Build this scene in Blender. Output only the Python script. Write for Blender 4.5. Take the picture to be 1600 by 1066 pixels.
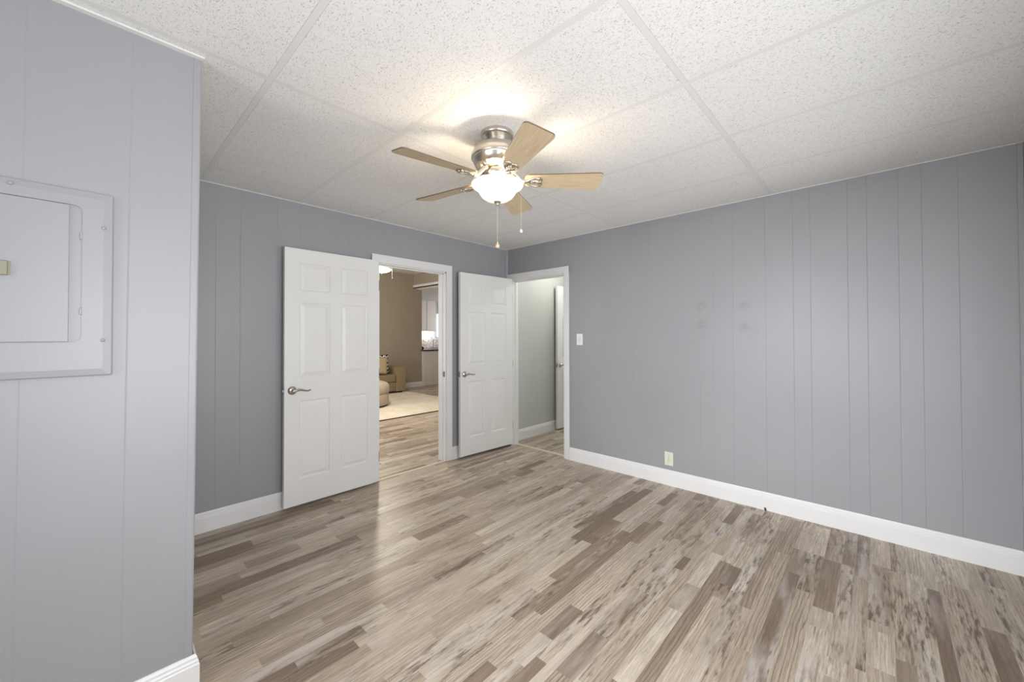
import bpy, bmesh, math, random
from mathutils import Vector, Matrix
from math import sin, cos, pi, radians as R

for o in list(bpy.data.objects): bpy.data.objects.remove(o)
SC = bpy.context.scene
COL = SC.collection

# ------------------------------------------------------------------ camera
F_PX, YAW, PITCH, ROLL, CY = 612.83, .7509, .0115, -.0025, 518.3
cd = bpy.data.cameras.new('camera'); cam = bpy.data.objects.new('camera', cd); COL.objects.link(cam)
fwd = Vector((cos(YAW)*cos(PITCH), sin(YAW)*cos(PITCH), sin(PITCH)))
rgt = Vector((sin(YAW), -cos(YAW), 0)); upv = rgt.cross(fwd)
r2 = rgt*cos(ROLL) + upv*sin(ROLL); u2 = -rgt*sin(ROLL) + upv*cos(ROLL)
m = Matrix((( r2.x, u2.x, -fwd.x, 0), (r2.y, u2.y, -fwd.y, 0), (r2.z, u2.z, -fwd.z, 1.337), (0,0,0,1)))
cam.matrix_world = m
cd.sensor_width = 36; cd.lens = 36*F_PX/1600
cd.shift_y = (CY-533)/1600
cd.clip_start = .02
SC.camera = cam

# ------------------------------------------------------------------ view, world
SC.view_settings.view_transform = 'Standard'
SC.view_settings.look = 'None'
SC.view_settings.gamma = 1
SC.view_settings.use_curve_mapping = False
SC.view_settings.exposure = 0.0
w = bpy.data.worlds.new('sky'); SC.world = w; w.use_nodes = True
w.node_tree.nodes['Background'].inputs[0].default_value = (.93, .96, 1, 1)
w.node_tree.nodes['Background'].inputs[1].default_value = 1.05

# ------------------------------------------------------------------ daylight through the windows, plus two added fill beams
def area(name, loc, target, sx, sy, power, col, spread=180):
    l = bpy.data.lights.new(name, 'AREA'); l.shape = 'RECTANGLE'; l.size = sx; l.size_y = sy
    l.energy = power; l.color = col; l.spread = R(spread)
    o = bpy.data.objects.new(name, l); COL.objects.link(o); o.location = loc
    o.rotation_euler = (Vector(target)-Vector(loc)).to_track_quat('-Z', 'Z').to_euler()
    return o
DAY = (.95, .97, 1)
area('daylight_sky_left', (-2.9, .95, 1.95), (3.5, .45, .5), 1.9, 1.3, 56, DAY, 68)
area('daylight_ground_left', (-2.5, .9, .1), (-1.5, .9, 1.3), 2.2, 1.2, 80, DAY)
area('daylight_near_window', (.15, -.74, 1.30), (.15, 3, 1.30), 1.0, 1.35, 42, DAY)
area('daylight_near_window_right', (2.4, -.74, 1.30), (2.2, 3, 1.30), 1.0, 1.35, 1.5, DAY)
area('far_ceiling_fill', (1.4, -2.0, .6), (2.5, 3.6, 2.3), 2.6, 1.3, 20, DAY, 80)  # added beam from behind the camera to brighten the far ceiling
area('back_wall_fill', (1.5, -2.0, 1.75), (1.9, 3.4, .9), 2.2, 1.3, 6, DAY, 80)  # added beam that lifts the back wall and its doors
area('daylight_living_room', (-.3, 6.4, 1.5), (4, 6.4, 1.2), 1.8, 1.5, 80, (.96, .98, 1))
area('daylight_kitchen', (9.9, 9.6, 1.7), (7, 9.6, 1.2), 1.6, 1.2, 50, (1, 1, 1))

# ------------------------------------------------------------------ materials
def mat(name, col, rough=.5, metal=0, spec=.5):
    M = bpy.data.materials.new(name); M.use_nodes = True
    b = M.node_tree.nodes['Principled BSDF']
    b.inputs['Base Color'].default_value = (*col, 1); b.inputs['Roughness'].default_value = rough
    b.inputs['Metallic'].default_value = metal; b.inputs['Specular IOR Level'].default_value = spec
    return M
def srgb(r, g, b):
    f = lambda c: (c/255/12.92 if c/255 <= .04045 else ((c/255+.055)/1.055)**2.4)
    return (f(r), f(g), f(b))
class NT:
    def __init__(s, M): s.t = M.node_tree; s.b = s.t.nodes['Principled BSDF']
    def n(s, typ, **kw):
        x = s.t.nodes.new(typ)
        for k, v in kw.items():
            if hasattr(x, k): setattr(x, k, v)
        return x
    def link(s, a, b): s.t.links.new(a, b)
    def val(s, sock, v):
        if isinstance(v, (int, float, tuple)): sock.default_value = v
        else: s.link(v, sock)
    def math(s, op, a, b=0, c=0):
        x = s.n('ShaderNodeMath', operation=op); s.val(x.inputs[0], a); s.val(x.inputs[1], b); s.val(x.inputs[2], c); return x.outputs[0]
    def noise(s, vec, scale, detail=3, rough=.5):
        x = s.n('ShaderNodeTexNoise'); s.link(vec, x.inputs['Vector']); x.inputs['Scale'].default_value = scale
        x.inputs['Detail'].default_value = detail; x.inputs['Roughness'].default_value = rough; return x.outputs[0]
    def mapping(s, vec, scale=(1,1,1), loc=(0,0,0)):
        x = s.n('ShaderNodeMapping'); s.link(vec, x.inputs[0]); x.inputs['Scale'].default_value = scale; x.inputs['Location'].default_value = loc; return x.outputs[0]
    def obj(s): return s.n('ShaderNodeTexCoord').outputs['Object']
    def ramp(s, fac, stops):
        x = s.n('ShaderNodeValToRGB'); s.link(fac, x.inputs[0]); e = x.color_ramp.elements
        while len(e) < len(stops): e.new(.5)
        for q, (p, c) in zip(e, stops): q.position = p; q.color = (*c, 1) if len(c) == 3 else c
        return x.outputs[0]
    def rng(s, v, a, b, c=0, d=1):
        x = s.n('ShaderNodeMapRange'); s.val(x.inputs[0], v)
        for i, q in enumerate((a, b, c, d)): x.inputs[i+1].default_value = q
        return x.outputs[0]
    def mix(s, fac, a, b, mode='MIX'):
        x = s.n('ShaderNodeMix', data_type='RGBA', blend_type=mode); s.val(x.inputs[0], fac)
        s.val(x.inputs[6], a if not (isinstance(a, tuple) and len(a) == 3) else (*a, 1)); s.val(x.inputs[7], b if not (isinstance(b, tuple) and len(b) == 3) else (*b, 1)); return x.outputs[2]
    def bump(s, h, strength=.2, dist=.002):
        x = s.n('ShaderNodeBump'); s.link(h, x.inputs['Height']); x.inputs['Strength'].default_value = strength; x.inputs['Distance'].default_value = dist
        s.link(x.outputs[0], s.b.inputs['Normal'])

def paint(name, col, rough=.45, bump=.15, scale=220):
    M = mat(name, col, rough); N = NT(M); v = N.obj()
    n = N.noise(v, scale, 3); N.bump(n, bump, .001)
    c = N.noise(v, 1.7, 3); N.link(N.mix(N.rng(c, .3, .7), tuple(x*.975 for x in col), tuple(min(1, x*1.025) for x in col)), N.b.inputs['Base Color'])
    return M
GREY = srgb(154, 155, 158)
M_grey = paint('grey_wall_paint', GREY, .42)
M_white = paint('white_trim_paint', srgb(228, 227, 226), .35, .05)
M_door = paint('white_door_paint', srgb(230, 229, 226), .38, .08, 120)
M_gap = mat('black_gap', (.01, .01, .01), .9)
M_nickel = mat('brushed_nickel', (.62, .58, .52), .28, 1)
M_steel = mat('satin_nickel_lever', (.55, .51, .46), .25, 1)
M_bronze = mat('dark_bronze_plate', (.12, .10, .08), .4, .8)
M_white_plastic = mat('white_plastic', srgb(238, 238, 236), .3)
M_almond = mat('almond_plastic', srgb(222, 219, 205), .35)
M_dark = mat('dark_slot', (.02, .018, .015), .6)
M_slot = mat('almond_slot', (.25, .22, .16), .6)
M_strip = mat('beige_threshold', srgb(226, 208, 182), .5)
M_brown = mat('red_brown_rubber', srgb(96, 58, 52), .5)
M_living = paint('tan_wall_paint', srgb(164, 153, 136), .6)
M_hall = paint('sage_wall_paint', srgb(192, 194, 188), .55)
M_plain_ceiling = paint('flat_white_ceiling', srgb(225, 224, 220), .8)
M_kwhite = paint('white_cabinet_paint', srgb(222, 216, 210), .4)
M_brass = mat('aged_brass_latch', srgb(138, 134, 116), .45, .2)

# dirty marks stay on the right wall paint
M_grey_marked = paint('grey_wall_paint_marked', GREY, .42)
N = NT(M_grey_marked); v = N.obj(); base = N.b.inputs['Base Color'].links[0].from_socket
acc = None
for (yy, zz, rr, st) in ((1.101, 1.591, .055, .30), (.779, 1.573, .05, .40), (1.102, 1.427, .055, .28), (.781, 1.40, .055, .40), (.70, 1.37, .09, .12), (.40, 1.45, .1, .08), (-.1, 1.55, .12, .06)):
    d = N.n('ShaderNodeVectorMath', operation='DISTANCE'); N.link(v, d.inputs[0]); d.inputs[1].default_value = (3.537, yy, zz)
    q = N.math('MULTIPLY', N.rng(d.outputs['Value'], rr, 0, 0, 1), st)
    acc = q if acc is None else N.math('ADD', acc, q)
acc = N.math('MULTIPLY', acc, N.rng(N.noise(v, 28, 4, .7), .35, .62))
N.link(N.mix(acc, base, srgb(92, 92, 92)), N.b.inputs['Base Color'])

# ceiling tile: fissures and pinholes
M_tile = mat('fissured_ceiling_tile', srgb(222, 221, 219), .85)
N = NT(M_tile); v = N.obj()
wv = N.n('ShaderNodeVectorMath', operation='ADD'); N.link(v, wv.inputs[0])
nz = N.n('ShaderNodeTexNoise'); N.link(v, nz.inputs['Vector']); nz.inputs['Scale'].default_value = 60
sc_ = N.n('ShaderNodeVectorMath', operation='SCALE'); N.link(nz.outputs['Color'], sc_.inputs[0]); sc_.inputs['Scale'].default_value = .012
N.link(sc_.outputs[0], wv.inputs[1])
f1 = N.noise(N.mapping(wv.outputs[0], (330, 130, 1)), 1, 2, .55)
fis = N.rng(f1, .60, .66)
f2 = N.noise(v, 360, 2); pin = N.rng(f2, .62, .68)
pits = N.math('MAXIMUM', fis, N.math('MULTIPLY', pin, .5))
N.link(N.mix(N.math('MULTIPLY', pits, .52), srgb(238, 237, 235), srgb(112, 109, 104)), N.b.inputs['Base Color'])
h = N.math('SUBTRACT', N.math('MULTIPLY', N.noise(v, 300, 3), .25), pits)
N.bump(h, .5, .0015)
M_tbar = mat('white_ceiling_grid', srgb(226, 225, 222), .5)

# floor
M_floor = mat('printed_vinyl_plank', (.3, .26, .22), .42)
N = NT(M_floor); v = N.obj()
def attr(n): 
    a = N.n('ShaderNodeAttribute'); a.attribute_name = n; return a.outputs['Fac']
tone, seed, typ = attr('tone'), attr('seed'), attr('kind')
off = N.n('ShaderNodeCombineXYZ'); N.link(N.math('MULTIPLY', seed, 37.), off.inputs[0]); N.link(N.math('MULTIPLY', seed, 11.3), off.inputs[1]); N.link(N.math('MULTIPLY', seed, 5.7), off.inputs[2])
va = N.n('ShaderNodeVectorMath', operation='ADD'); N.link(v, va.inputs[0]); N.link(off.outputs[0], va.inputs[1]); V = va.outputs[0]
basec = N.ramp(tone, [(0, srgb(142, 123, 106)), (.22, srgb(172, 154, 135)), (.5, srgb(203, 187, 167)), (.8, srgb(220, 206, 187)), (1, srgb(230, 218, 200))])
fine = N.noise(N.mapping(V, (7, 150, 1)), 1, 7, .75)
med = N.noise(N.mapping(V, (1.6, 22, 1)), 1, 5, .6)
# cathedral grain
wav = N.n('ShaderNodeTexWave', wave_type='BANDS', bands_direction='Y'); N.link(N.mapping(V, (1.1, 9, 1)), wav.inputs['Vector'])
wav.inputs['Scale'].default_value = 2.2; wav.inputs['Distortion'].default_value = 7.5; wav.inputs['Detail'].default_value = 3; wav.inputs['Detail Scale'].default_value = 1.3
ring = N.rng(wav.outputs['Fac'], .02, .30, 1, 0)
c = N.mix(N.rng(fine, .36, .60), N.mix(.62, basec, srgb(110, 90, 72)), basec)
c = N.mix(N.math('MULTIPLY', N.rng(med, .42, .66), .68), c, N.mix(.5, basec, srgb(88, 72, 58)))
c = N.mix(N.math('MULTIPLY', N.math('MULTIPLY', ring, N.rng(typ, .18, .36, 1, 0)), .5), c, srgb(92, 74, 58))
# distressed: dark scrapes across + pale wash
mask = N.rng(typ, .45, .62)
scr = N.noise(N.mapping(V, (9, 66, 1)), 1, 6, .66)
area_n = N.noise(N.mapping(V, (1.9, 9, 1)), 1, 3, .55)
dk = N.math('MULTIPLY', N.math('MULTIPLY', N.rng(scr, .47, .60), N.rng(area_n, .42, .58)), mask)
wash = N.math('MULTIPLY', N.rng(N.noise(N.mapping(V, (1.3, 10, 1), (3, 7, 0)), 1, 4, .6), .50, .66), N.rng(typ, .35, .6))
c = N.mix(N.math('MULTIPLY', wash, .6), c, srgb(214, 206, 198))
c = N.mix(N.math('MULTIPLY', dk, .85), c, srgb(92, 76, 64))
# knots
vo = N.n('ShaderNodeTexVoronoi'); N.link(N.mapping(V, (3.2, 9.5, 1)), vo.inputs['Vector']); vo.inputs['Scale'].default_value = 1
kn = N.rng(vo.outputs['Distance'], .03, .09, 1, 0)
c = N.mix(N.math('MULTIPLY', kn, .6), c, srgb(84, 68, 56))
# seams from face UV (metres to the nearest edge)
uv = N.n('ShaderNodeUVMap'); uv.uv_map = 'edge'; sx = N.n('ShaderNodeSeparateXYZ'); N.link(uv.outputs[0], sx.inputs[0])
seam = N.rng(sx.outputs[1], .0004, .0013, 1, 0)
c = N.mix(N.math('MULTIPLY', seam, .35), c, srgb(90, 78, 66))
N.link(c, N.b.inputs['Base Color'])
N.link(N.rng(fine, .3, .7, .45, .33), N.b.inputs['Roughness'])
N.bump(N.math('SUBTRACT', fine, N.math('MULTIPLY', seam, .8)), .12, .001)

# fan wood, fabrics
M_blade = mat('pale_maple_blade', srgb(205, 184, 150), .4)
N = NT(M_blade); v = N.n('ShaderNodeTexCoord').outputs['Object']
g = N.noise(N.mapping(v, (6, 90, 6)), 1, 4, .6)
N.link(N.mix(N.rng(g, .3, .7), srgb(192, 170, 136), srgb(214, 194, 162)), N.b.inputs['Base Color'])
M_blade_edge = mat('blade_brown_edge', srgb(110, 92, 68), .5)
M_bowl = mat('frosted_lamp_glass', (.85, .82, .74), .35)
b = M_bowl.node_tree.nodes['Principled BSDF']; b.inputs['Emission Color'].default_value = (1, .94, .78, 1); b.inputs['Emission Strength'].default_value = .72
M_bowl2 = mat('lit_dome_glass', (.95, .9, .8), .4)
b = M_bowl2.node_tree.nodes['Principled BSDF']; b.inputs['Emission Color'].default_value = (1, .88, .62, 1); b.inputs['Emission Strength'].default_value = 4
M_bowl3 = mat('lit_living_room_dome', (.95, .9, .8), .4)
b = M_bowl3.node_tree.nodes['Principled BSDF']; b.inputs['Emission Color'].default_value = (1, .90, .72, 1); b.inputs['Emission Strength'].default_value = 28
M_chain = mat('pale_chain', srgb(222, 214, 196), .35, .4)
M_fob = mat('pale_wood_fob', srgb(208, 188, 160), .5)
M_crystal = mat('clear_bead_fob', srgb(225, 225, 228), .1, .3)

def fabric(name, a, b_, scale=400):
    M = mat(name, a, .9, 0, .2); N = NT(M); v = N.obj()
    N.link(N.mix(N.noise(v, scale, 2), a, b_), N.b.inputs['Base Color']); N.bump(N.noise(v, scale, 2), .3, .002)
    return M
M_sofa = fabric('tan_woven_upholstery', srgb(132, 114, 86), srgb(154, 137, 108))
M_otto = fabric('taupe_woven_upholstery', srgb(176, 160, 142), srgb(200, 186, 168))
M_pil = fabric('beige_pillow_cloth', srgb(168, 150, 118), srgb(190, 172, 140))
M_foot = mat('black_plinth', (.02, .017, .014), .6)
M_rug = mat('cream_tan_rug_pile', srgb(205, 193, 172), .95, 0, .1)
N = NT(M_rug); v = N.obj()
p1 = N.noise(v, 3.2, 5, .7); p2 = N.noise(v, 90, 2)
N.link(N.mix(N.math('MULTIPLY', N.rng(p1, .42, .62), .8), N.mix(p2, srgb(208, 194, 170), srgb(224, 214, 196)), srgb(226, 222, 216)), N.b.inputs['Base Color']); N.bump(p2, .6, .004)
M_rugedge = mat('dark_rug_edge', srgb(74, 56, 40), .9)
M_chev = mat('black_white_chevron_cloth', (1, 1, 1), .9, 0, .1)
N = NT(M_chev); v = N.obj(); s = N.n('ShaderNodeSeparateXYZ'); N.link(v, s.inputs[0])
zig = N.math('PINGPONG', s.outputs[0], .055)
t = N.math('FRACT', N.math('MULTIPLY', N.math('ADD', s.outputs[2], zig), 11.5))
N.link(N.mix(N.math('GREATER_THAN', t, .5), srgb(232, 228, 218), srgb(30, 26, 30)), N.b.inputs['Base Color'])
M_speck = mat('speckled_stone_tile', (.6, .6, .6), .4)
N = NT(M_speck); v = N.obj(); q = N.noise(v, 26, 4, .75)
N.link(N.mix(N.rng(q, .48, .56), srgb(226, 218, 212), srgb(140, 130, 128)), N.b.inputs['Base Color'])
M_counter = mat('dark_speckled_counter', srgb(70, 62, 60), .3)
M_glass = mat('window_glass', (1, 1, 1), .02)
M_glass.node_tree.nodes['Principled BSDF'].inputs['Transmission Weight'].default_value = 1
M_glass.node_tree.nodes['Principled BSDF'].inputs['IOR'].default_value = 1.02
M_valance = mat('pale_green_valance', srgb(190, 196, 182), .9)

# ------------------------------------------------------------------ mesh helpers
def finish(name, bm, material, parent=None, smooth=None, loc=None, rot=None):
    bmesh.ops.recalc_face_normals(bm, faces=bm.faces)
    me = bpy.data.meshes.new(name); bm.to_mesh(me); bm.free()
    mats = material if isinstance(material, (list, tuple)) else [material]
    for x in mats: me.materials.append(x)
    if smooth is not None:
        for p in me.polygons: p.use_smooth = True
        if smooth < 180: 
            me.set_sharp_from_angle(angle=R(smooth))
    o = bpy.data.objects.new(name, me); COL.objects.link(o)
    if parent is not None: o.parent = parent
    if loc is not None: o.location = loc
    if rot is not None: o.rotation_euler = rot
    return o
def tag(o, label, cat, group=None, kind=None):
    o['label'] = label
    if cat: o['category'] = cat
    if group: o['group'] = group
    if kind: o['kind'] = kind
    return o
def struct(o, label, cat): return tag(o, label, cat, kind='structure')
def empty(name, loc=(0,0,0), rz=0):
    o = bpy.data.objects.new(name, None); COL.objects.link(o); o.location = loc; o.rotation_euler = (0, 0, rz); o.empty_display_size = .1; return o
def box(bm, x0, x1, y0, y1, z0, z1, bev=0, seg=2, mi=0):
    r = bmesh.ops.create_cube(bm, size=1)
    vs = r['verts']
    for q in vs: q.co = Vector(((x0+x1)/2+q.co.x*(x1-x0), (y0+y1)/2+q.co.y*(y1-y0), (z0+z1)/2+q.co.z*(z1-z0)))
    fs = {f for q in vs for f in q.link_faces}
    for f in fs: f.material_index = mi
    if bev:
        es = {e for q in vs for e in q.link_edges}
        bmesh.ops.bevel(bm, geom=list(es), offset=bev, segments=seg, profile=.5, affect='EDGES')
def lathe(bm, prof, n=48, axis='Z', o=(0,0,0), cap=True, wob=None):
    rings = []
    for (r, z) in prof:
        ring = []
        for i in range(n):
            a = 2*pi*i/n; rr = r*(1+(wob(a, z) if wob else 0))
            p = (rr*cos(a), rr*sin(a), z)
            if axis == 'Y': p = (p[0], p[2], p[1])
            if axis == 'X': p = (p[2], p[0], p[1])
            ring.append(bm.verts.new((p[0]+o[0], p[1]+o[1], p[2]+o[2])))
        rings.append(ring)
    for a, b in zip(rings, rings[1:]):
        for i in range(n): bm.faces.new((a[i], a[(i+1)%n], b[(i+1)%n], b[i]))
    if cap:
        bm.faces.new(rings[0][::-1]); bm.faces.new(rings[-1])
def tube(bm, pts, rad, n=10, flat=None):
    pts = [Vector(p) for p in pts]; rings = []
    rads = rad if isinstance(rad, (list, tuple)) else [rad]*len(pts)
    ref = Vector((0, 0, 1))
    for i, p in enumerate(pts):
        t = (pts[min(i+1, len(pts)-1)]-pts[max(i-1, 0)]).normalized()
        rf = ref if abs(t.dot(ref)) < .95 else Vector((0, 1, 0))
        a = t.cross(rf).normalized(); b_ = a.cross(t).normalized()
        fl = flat if flat else 1
        rings.append([bm.verts.new(p+a*cos(2*pi*k/n)*rads[i]*fl+b_*sin(2*pi*k/n)*rads[i]) for k in range(n)])
    for a, b_ in zip(rings, rings[1:]):
        for k in range(n): bm.faces.new((a[k], a[(k+1)%n], b_[(k+1)%n], b_[k]))
    bm.faces.new(rings[0][::-1]); bm.faces.new(rings[-1])
def extrude_profile(bm, prof, p0, p1, out, ext0=0, ext1=0):
    """prof: (t outwards, z) closed polygon swept from p0 to p1; out: unit vector off the wall; ext: mitre by t"""
    p0, p1, out = Vector((*p0, 0)), Vector((*p1, 0)), Vector((*out, 0)); d = (p1-p0).normalized()
    A = [bm.verts.new(p0+out*t+Vector((0,0,z))-d*ext0*t) for t, z in prof]
    B = [bm.verts.new(p1+out*t+Vector((0,0,z))+d*ext1*t) for t, z in prof]
    n = len(prof)
    for i in range(n): bm.faces.new((A[i], A[(i+1)%n], B[(i+1)%n], B[i]))
    bm.faces.new(A[::-1]); bm.faces.new(B)

# panelled wall: front sheet with V grooves, openings cut through, real thickness
def wall(name, fr, u0, u1, z0, z1, thick, material, holes=(), grooves=(), gd=.0011, gw=.004, lean=0):
    """fr(u, d) -> (x, y): u along the wall, d into the wall (away from the room)"""
    bm = bmesh.new()
    us = {u0, u1}; zs = {z0, z1}
    for a, b_, c_, d_ in holes: us |= {a, b_}; zs |= {c_, d_}
    gset = {}
    for g in grooves:
        if u0+.01 < g < u1-.01 and all(abs(g-h[0]) > gw and abs(g-h[1]) > gw for h in holes):
            us |= {g-gw/2, g, g+gw/2}; gset[round(g, 6)] = gd
    us, zs = sorted(us), sorted(zs)
    dep = lambda u: gset.get(round(u, 6), 0)
    cache = {}
    def V(i, j, back):
        k = (i, j, back)
        if k not in cache:
            x, y = fr(us[i]+lean*(zs[j]-1.2), thick if back else dep(us[i])); cache[k] = bm.verts.new((x, y, zs[j]))
        return cache[k]
    solid = lambda i, j: 0 <= i < len(us)-1 and 0 <= j < len(zs)-1 and not any(a-1e-6 <= us[i] and us[i+1] <= b_+1e-6 and c_-1e-6 <= zs[j] and zs[j+1] <= d_+1e-6 for a, b_, c_, d_ in holes)
    for i in range(len(us)-1):
        for j in range(len(zs)-1):
            if not solid(i, j): continue
            bm.faces.new((V(i,j,0), V(i+1,j,0), V(i+1,j+1,0), V(i,j+1,0)))
            bm.faces.new((V(i,j,1), V(i,j+1,1), V(i+1,j+1,1), V(i+1,j,1)))
            if not solid(i-1, j): bm.faces.new((V(i,j,0), V(i,j+1,0), V(i,j+1,1), V(i,j,1)))
            if not solid(i+1, j): bm.faces.new((V(i+1,j,0), V(i+1,j,1), V(i+1,j+1,1), V(i+1,j+1,0)))
            if not solid(i, j-1): bm.faces.new((V(i,j,0), V(i,j,1), V(i+1,j,1), V(i+1,j,0)))
            if not solid(i, j+1): bm.faces.new((V(i,j+1,0), V(i+1,j+1,0), V(i+1,j+1,1), V(i,j+1,1)))
    return finish(name, bm, material)

# ------------------------------------------------------------------ dimensions (metres)
YA, XB, YC, H = 3.3914, 3.537, 1.9088, 2.4106
XC = .273            # free corner of the boxed-out left wall
XL, YN = -1.52, -.60 # left outer wall, wall behind the camera
TA = .12
DA = (1.81, 2.60)    # doorway in the back wall
DB = (2.51, 3.305)   # doorway in the right wall (y range)
DH = 2.03

# ------------------------------------------------------------------ floors
def floor(name, x0, x1, y0, y1, seed, rows=None, special=()):
    rnd = random.Random(seed); bm = bmesh.new()
    uvl = bm.loops.layers.uv.new('edge'); lt = bm.faces.layers.float.new('tone'); ls = bm.faces.layers.float.new('seed'); lk = bm.faces.layers.float.new('kind')
    edges = sorted(rows) if rows else []
    if not edges:
        y = y0
        while y < y1: edges.append(y); y += rnd.choice((.045, .06, .075, .075, .09, .12))
        edges.append(y1)
    edges = [e for e in edges if y0 < e < y1]; edges = [y0]+edges+[y1]
    prev_kind = .3
    for a, b_ in zip(edges, edges[1:]):
        segs = []; x = x0-rnd.random()*.4
        sp = sorted([s for s in special if abs((s[2]+s[3])/2-(a+b_)/2) < .02], key=lambda s: s[0])
        while x < x1:
            L = rnd.choice((.16, .25, .32, .45, .6, .75, .95, 1.2))*(.85+.3*rnd.random())
            nx = x+L
            hit = [s for s in sp if s[0] < nx and s[1] > x+1e-4]
            if hit:
                s = hit[0]
                if s[0] > x+.03: segs.append((x, s[0], None)); x = s[0]; continue
                segs.append((x, s[1], s)); x = s[1]; continue
            segs.append((x, nx, None)); x = nx
        for s0, s1, s in segs:
            s0, s1 = max(s0, x0), min(s1, x1)
            if s1-s0 < .002: continue
            vs = [bm.verts.new(p) for p in ((s0, a, 0), (s1, a, 0), (s1, b_, 0), (s0, b_, 0))]
            f = bm.faces.new(vs)
            tone = s[4] if s else min(1, max(0, rnd.choice((.06, .2, .32, .42, .5, .55, .6, .62, .68, .75, .9))+rnd.uniform(-.06, .06)))
            kind = (s[5] if s else rnd.random())
            f[lt], f[ls], f[lk] = tone, rnd.random(), kind
            # shrink-free edge distances: split into a fan so the uv runs from 0 at the edge to depth at the middle
            r = bmesh.ops.inset_individual(bm, faces=[f], thickness=min(.003, (b_-a)*.3, (s1-s0)*.3), use_even_offset=True)
            inner = set(f.verts)
            for g in [f]+r['faces']:
                g[lt], g[ls], g[lk] = f[lt], f[ls], f[lk]
                for l in g.loops: l[uvl].uv = (0, .003 if l.vert in inner else 0)
    me = bpy.data.meshes.new(name); bm.normal_update()
    for f in bm.faces:
        if f.normal.z < 0: f.normal_flip()
    bm.to_mesh(me); bm.free(); me.materials.append(M_floor)
    o = bpy.data.objects.new(name, me); COL.objects.link(o); return o
rows = [-.595, -.55, -.475, -.403, -.333, -.222, -.175, -.10, -.04, .05, .11, .17, .25, .33, .40, .47, .52, .58, .64, .70, .77, .83, .875, .957, 1.0, 1.057, 1.131, 1.19, 1.24, 1.30, 1.356, 1.43, 1.505, 1.575, 1.64, 1.70, 1.77, 1.83]
rr = random.Random(3); y = 1.83
while y < 3.4: y += rr.choice((.045, .06, .075, .09)); rows.append(y)
SP = [(1.39, 1.635, 1.057, 1.131, .0, .5), (1.20, 1.39, 1.057, 1.131, .85, .5), (1.30, 1.56, .875, .957, .05, .5), (1.05, 1.275, 1.057-.057, 1.057, .1, .5),
      (2.55, 3.02, -.222, -.175, .0, .5), (2.3, 2.79, -.403, -.333, .0, .5), (2.0, 3.0, -.333, -.222, .6, .9),
      (2.206, 2.62, .70, .77, .92, .5), (1.95, 2.206, .70, .77, .3, .95), (3.02, 3.47, .25, .33, .8, .5), (2.55, 3.02, .25, .33, .35, .9),
      (3.0, 3.535, .17, .25, .2, .6), (3.1, 3.535, -.04, .05, .72, .5), (3.02, 3.535, -.10, -.04, .4, .6), (2.5, 3.12, -.04, .05, .35, .95), (2.3, 3.1, -.10, -.04, .5, .95),
      (2.7, 3.02, .33, .40, .15, .6), (1.9, 2.9, .40, .47, .5, .1), (1.0, 1.302, 1.77, 1.83, .1, .5), (.7, 1.2, 1.24, 1.30, .6, .95), (.9, 1.6, 1.30, 1.356, .55, .95),
      (1.2, 2.2, 1.356, 1.43, .75, .5), (1.1, 1.9, .957, 1.0, .75, .5), (1.3, 2.3, .83, .875, .6, .95), (1.2, 2.4, .77, .83, .5, .2), (2.1, 3.0, .11, .17, .6, .98), (2.1, 2.9, .05, .11, .5, .98),
      (1.5, 2.3, .52, .58, .7, .98), (1.4, 2.2, .47, .52, .6, .98), (2.0, 2.9, -.175, -.10, .6, .98), (1.11, 1.4, 1.505, 1.575, .5, .5), (2.9, 3.4, .64, .70, .2, .6), (2.4, 2.8, 1.131, 1.19, .1, .5), (2.3, 2.6, 1.356, 1.43, .1, .5)]
struct(floor('floor', XL, 3.60, YN-.02, YA+.012, 5, rows, SP), 'grey-brown weathered wood look plank floor of the empty room', 'floor')
fl = floor('floor.001', -.5, 9.6, YA+.012, 11.62, 11); struct(fl, 'grey-brown plank floor beyond the left doorway in the living room', 'floor')
fl = floor('floor.002', 3.60, 6.6, 2.30, YA+.012, 23); struct(fl, 'grey-brown plank floor of the hallway beyond the corner doorway', 'floor')
bm = bmesh.new(); box(bm, XL-.15, 9.7, YN-.15, 11.7, -.12, -.012)
struct(finish('floor_slab', bm, mat('concrete_slab', (.3, .3, .3), .9)), 'concrete slab under all the floors', 'floor')
# threshold strips
bm = bmesh.new(); box(bm, DA[0], DA[1], YA-.006, YA+.024, -.001, .006, .002, 2)
struct(finish('trim_1', bm, M_strip), 'thin beige threshold strip across the living room doorway floor', 'threshold')
bm = bmesh.new(); box(bm, 3.575, 3.618, DB[0], DB[1], -.001, .009, .003, 2)
struct(finish('trim_2', bm, M_strip), 'beige threshold strip across the corner hallway doorway floor', 'threshold')

# ------------------------------------------------------------------ bedroom shell
gB = [2.236, 2.049, 1.833, 1.678, 1.551, 1.252, 1.109, 1.004, .856, .631, .455, .353, .148, .049, -.102, -.207, -.359, 2.40]
gA = [.40, .59, .736, .973, 1.143, 1.241, 1.444, 1.535, 1.70, 1.86, 1.98, 2.20, 2.34, 2.52, 2.72, 2.86, 3.02, 3.17, 3.30]
gC = [-1.2, -.95, -.72, -.40, -.151, .083]
TB = .10
struct(wall('wall_back', lambda u, d: (u, YA+d), XC-.1, XB+.02, 0, H+.25, TA, M_grey, [(DA[0], DA[1], -1e-9 if False else 0, DH)], gA), 'grey panelled back wall holding the living room doorway', 'wall')
struct(wall('wall_right', lambda u, d: (XB+d, u), YN-.1, YA, 0, H+.25, TB, M_grey_marked, [(DB[0], DB[1], 0, DH)], gB), 'long grey grooved panel wall on the right with light switch', 'wall')
struct(wall('wall_left', lambda u, d: (u, YC+d), XL, XC, 0, H, .04, M_grey, (), gC, .0007, .006, lean=.0067), 'light grey panel wall at the left edge with breaker panel', 'wall')
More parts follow.
